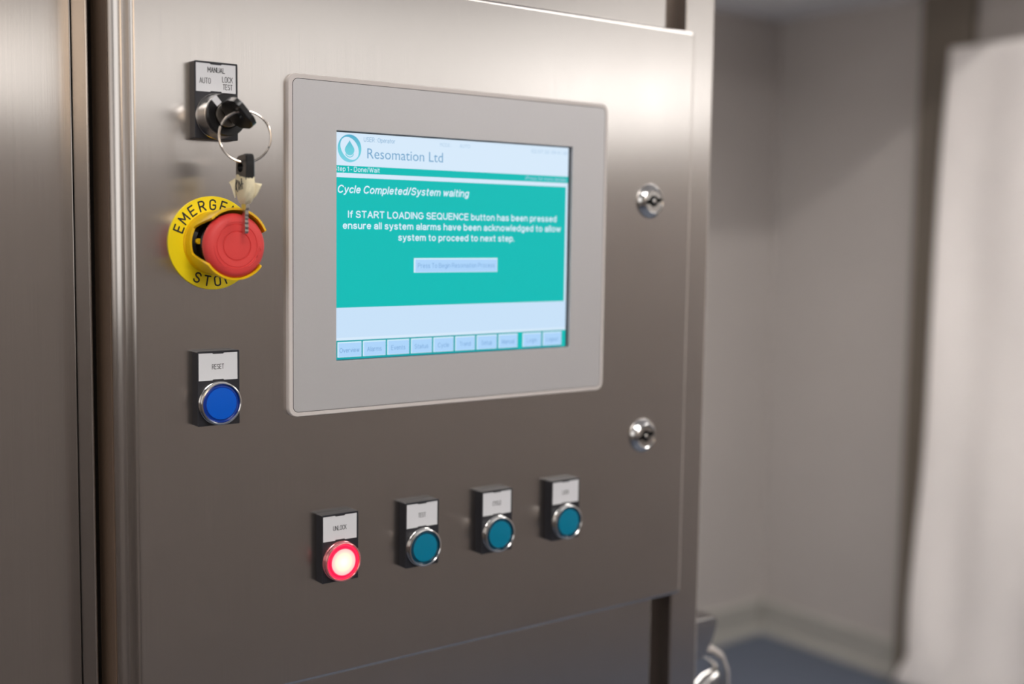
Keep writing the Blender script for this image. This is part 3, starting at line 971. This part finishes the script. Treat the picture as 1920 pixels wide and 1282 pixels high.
# hanging key
th = math.radians(20)
KN = (-tr_ * math.cos(th) - vw * math.sin(th)).normalized()
KW = (-vw * math.cos(th) + tr_ * math.sin(th)).normalized()
KO = RC + Vector((0, 0, -RR - .0022))
def hk(w_, z_, k_):
    return KO + KW * w_ + KN * k_ + Vector((0, 0, z_))
key2 = thing('key', 'spare key hanging from the split ring, its black head wrapped in masking tape', 'key', KO)
bm = B()
outer = [(-.0092, -.0150), (-.0096, -.002), (-.0086, .0042), (-.0060, .0062), (.0070, .0072), (.0092, .0060), (.0098, .0020), (.0096, -.0150)]
holed_plate(bm, outer, (-.0010, -.0008), .0050, .0034, .0028, hk)
obj('head', bm, M['black_gloss'], key2)
bm = B()
prof = [(-.0042, -.014), (.0042, -.014), (.0042, -.0260), (.0026, -.0275), (.0026, -.0300), (.0019, -.0312), (.0026, -.0324), (.0018, -.0336), (.0026, -.0350), (.0017, -.0362), (.0026, -.0378), (.0020, -.0392), (.0026, -.0404), (.0012, -.0418), (-.0020, -.0418), (-.0026, -.0400), (-.0026, -.0275), (-.0042, -.0262)]
fa = [bm.verts.new(hk(a, b, -.0011)) for a, b in prof]
fb = [bm.verts.new(hk(a, b, .0011)) for a, b in prof]
bm.faces.new(fa); bm.faces.new(fb[::-1])
for i in range(len(prof)):
    j = (i + 1) % len(prof)
    bm.faces.new((fa[i], fb[i], fb[j], fa[j]))
obj('blade', bm, M['keysteel'], key2, False)
# tape: a crumpled sleeve with two torn flags
bm = B()
rnd = random.Random(3)
rings = []
levels = [(-.0062, 1.03, 1.06), (-.0095, 1.05, 1.10), (-.0130, 1.08, 1.12), (-.0165, 1.0, 1.10), (-.0195, .86, 1.0), (-.0220, .66, .82), (-.0236, .45, .60)]
nn = 28
for (zz, sw, sn) in levels:
    lp = []
    for i in range(nn):
        a = 2 * math.pi * i / nn
        ca, sa = math.cos(a), math.sin(a)
        e = 4.0
        rr = (abs(ca) ** e + abs(sa) ** e) ** (-1 / e)
        jit = 1 + rnd.uniform(-.03, .03)
        lp.append(bm.verts.new(hk(.0100 * sw * rr * ca * jit, zz + (rnd.uniform(-.0006, .0006) - .0016 * ca * (1 if zz > -.008 else 0)), .0032 * sn * rr * sa * jit)))
    rings.append(lp)
for a in range(len(rings) - 1):
    for i in range(nn):
        bm.faces.new((rings[a][i], rings[a][(i + 1) % nn], rings[a + 1][(i + 1) % nn], rings[a + 1][i]))
def flag(pts):
    for d in (0, .0003):
        vs = [bm.verts.new(p + KN * d) for p in pts]
        for i in range(1, len(vs) - 1):
            bm.faces.new((vs[0], vs[i], vs[i + 1]))
# left torn flag and right torn flag
flag([hk(-.0090, -.0075, .0030), hk(-.0106, -.0100, .0064), hk(-.0110, -.0122, .0050), hk(-.0094, -.0200, .0030), hk(-.0080, -.0160, .0030)])
flag([hk(.0095, -.0105, -.0028), hk(.0112, -.0112, -.0068), hk(.0116, -.0128, -.0060), hk(.0096, -.0180, -.0040), hk(.0070, -.0205, -.0026)])
tp = obj('tape', bm, M['tape'], key2, False, label='cream masking tape with pen marks')
bm = B()
def pen(pts):
    P = [hk(a, b, .0037) for a, b in pts]
    tube(bm, P, .00032, 6)
pen([(-.0060, -.0085), (-.0064, -.0150)]); pen([(-.0030, -.0090), (-.0062, -.0122), (-.0034, -.0160)])
pen([(-.0010, -.0095), (-.0022, -.0125), (-.0010, -.0150), (.0008, -.0125), (-.0006, -.0098)])
pen([(.0022, -.0150), (.0036, -.0080), (.0052, -.0145)]); pen([(.0018, -.0118), (.0062, -.0112)])
obj('pen_marks', bm, M['ink'], tp, False)

# ================================================================== emergency stop
ex, ez = -.1962, Z0 + .0020
es = thing('emergency_stop', 'red mushroom emergency stop button on a yellow disc with a yellow guard', 'emergency stop', (ex, YD, ez))
bm = B(); lathe(bm, ex, ez, [(.0298, YD), (.0303, YD - .0002), (.0303, YD - .0010), (.0300, YD - .0013), (0, YD - .0013)], 96)
dsk = obj('legend_disc', bm, M['yellow'], es, label='flat yellow disc lettered EMERGENCY STOP')
bm = B()
ring_text(bm, 'EMERGENCY', ex, ez, .0248, 90, 17.2, .0062, .0078, YD - .00136, .00105)
obj('lettering', bm, M['ink'], dsk, False, fix=False)
bm = B()
ring_text(bm, 'STOP', ex, ez, .0248, -91.5, 16.4, .0062, .0078, YD - .00136, .00105, inward=True)
obj('lettering', bm, M['ink'], dsk, False, fix=False)
# guard wall whose height changes round the button: two lobes, open at the left and right
def sstep(a, b, x):
    t_ = max(0, min(1, (x - a) / (b - a)))
    return t_ * t_ * (3 - 2 * t_)
def gh(d):
    d = d % 360
    up = sstep(10, 23, d) * (1 - sstep(134, 152, d))
    dn = sstep(198, 216, d) * (1 - sstep(321, 334, d))
    return .0125 + .0225 * max(up, dn)
bm = B()
NT, NH = 144, 8
y0g = YD - .0012
outr, innr = [], []
for i in range(NT):
    a = 360 * i / NT
    H = gh(a)
    ca, sa = math.cos(math.radians(a)), math.sin(math.radians(a))
    o1, i1 = [], []
    for k in range(NH + 1):
        h = H * k / NH
        rr = .0192 + .0036 * min(1, h / .030) ** .8
        if k == 0:
            rr = .0205
        o1.append(bm.verts.new((ex + rr * ca, y0g - h, ez + rr * sa)))
        i1.append(bm.verts.new((ex + (rr - .0014 - (.001 if k == 0 else 0)) * ca, y0g - h - (0.0002 if k == NH else 0), ez + (rr - .0014 - (.001 if k == 0 else 0)) * sa)))
    outr.append(o1); innr.append(i1)
for i in range(NT):
    j = (i + 1) % NT
    for k in range(NH):
        bm.faces.new((outr[i][k], outr[j][k], outr[j][k + 1], outr[i][k + 1]))
        bm.faces.new((innr[i][k + 1], innr[j][k + 1], innr[j][k], innr[i][k]))
    bm.faces.new((outr[i][NH], outr[j][NH], innr[j][NH], innr[i][NH]))
obj('guard', bm, M['yellow_guard'], es, label='yellow two-lobed guard collar')
bm = B(); lathe(bm, ex, ez, [(.0172, YD - .0012), (.0172, YD - .0080), (.0150, YD - .0090), (.0148, YD - .0160), (.0140, YD - .0170), (.0110, YD - .0174), (.0110, YD - .0300)], 64)
bd = obj('body', bm, M['black_gloss'], es)
bm = B()
lathe(bm, ex - .0152, ez + .0012, [(.0019, YD - .0128), (.0019, YD - .0150), (.0015, YD - .0155), (0, YD - .0155)], 20)
obj('indicator', bm, M['yellow_guard'], bd, label='small yellow indicator')
bm = B()
YH = -.0340
lathe(bm, ex, ez - .0012, [(.0110, YH + .0088), (.0188, YH + .0084), (.0200, YH + .0074), (.0203, YH + .0062), (.0203, YH + .0045), (.0198, YH + .0025), (.0184, YH + .0008), (.0165, YH), (.0140, YH - .0003), (.0136, YH + .0001), (.0132, YH - .0003),
      (.0095, YH - .0002), (.0091, YH + .0003), (.0087, YH - .0002), (.0050, YH - .0004), (0, YH - .0005)], 144, knurl=(lambda r_: r_ > .0198, .00012))
hd2 = obj('push_head', bm, M['red'], es, label='red mushroom head')
# raised arcs (turn-to-release arrows) on the head
bm = B()
for a0 in (60, 180, 300):
    pts = [Vector((ex + .0152 * math.cos(math.radians(a0 + q)), YH - .0002, ez - .0012 + .0152 * math.sin(math.radians(a0 + q)))) for q in range(0, 61, 6)]
    tube(bm, pts, .00035, 6)
    e = pts[-1]
    aa = math.radians(a0 + 50)
    for rr in (.0139, .0165):
        tube(bm, [e, Vector((ex + rr * math.cos(aa), YH - .0002, ez - .0012 + rr * math.sin(aa)))], .00035, 6)
obj('release_arrows', bm, M['red'], hd2)
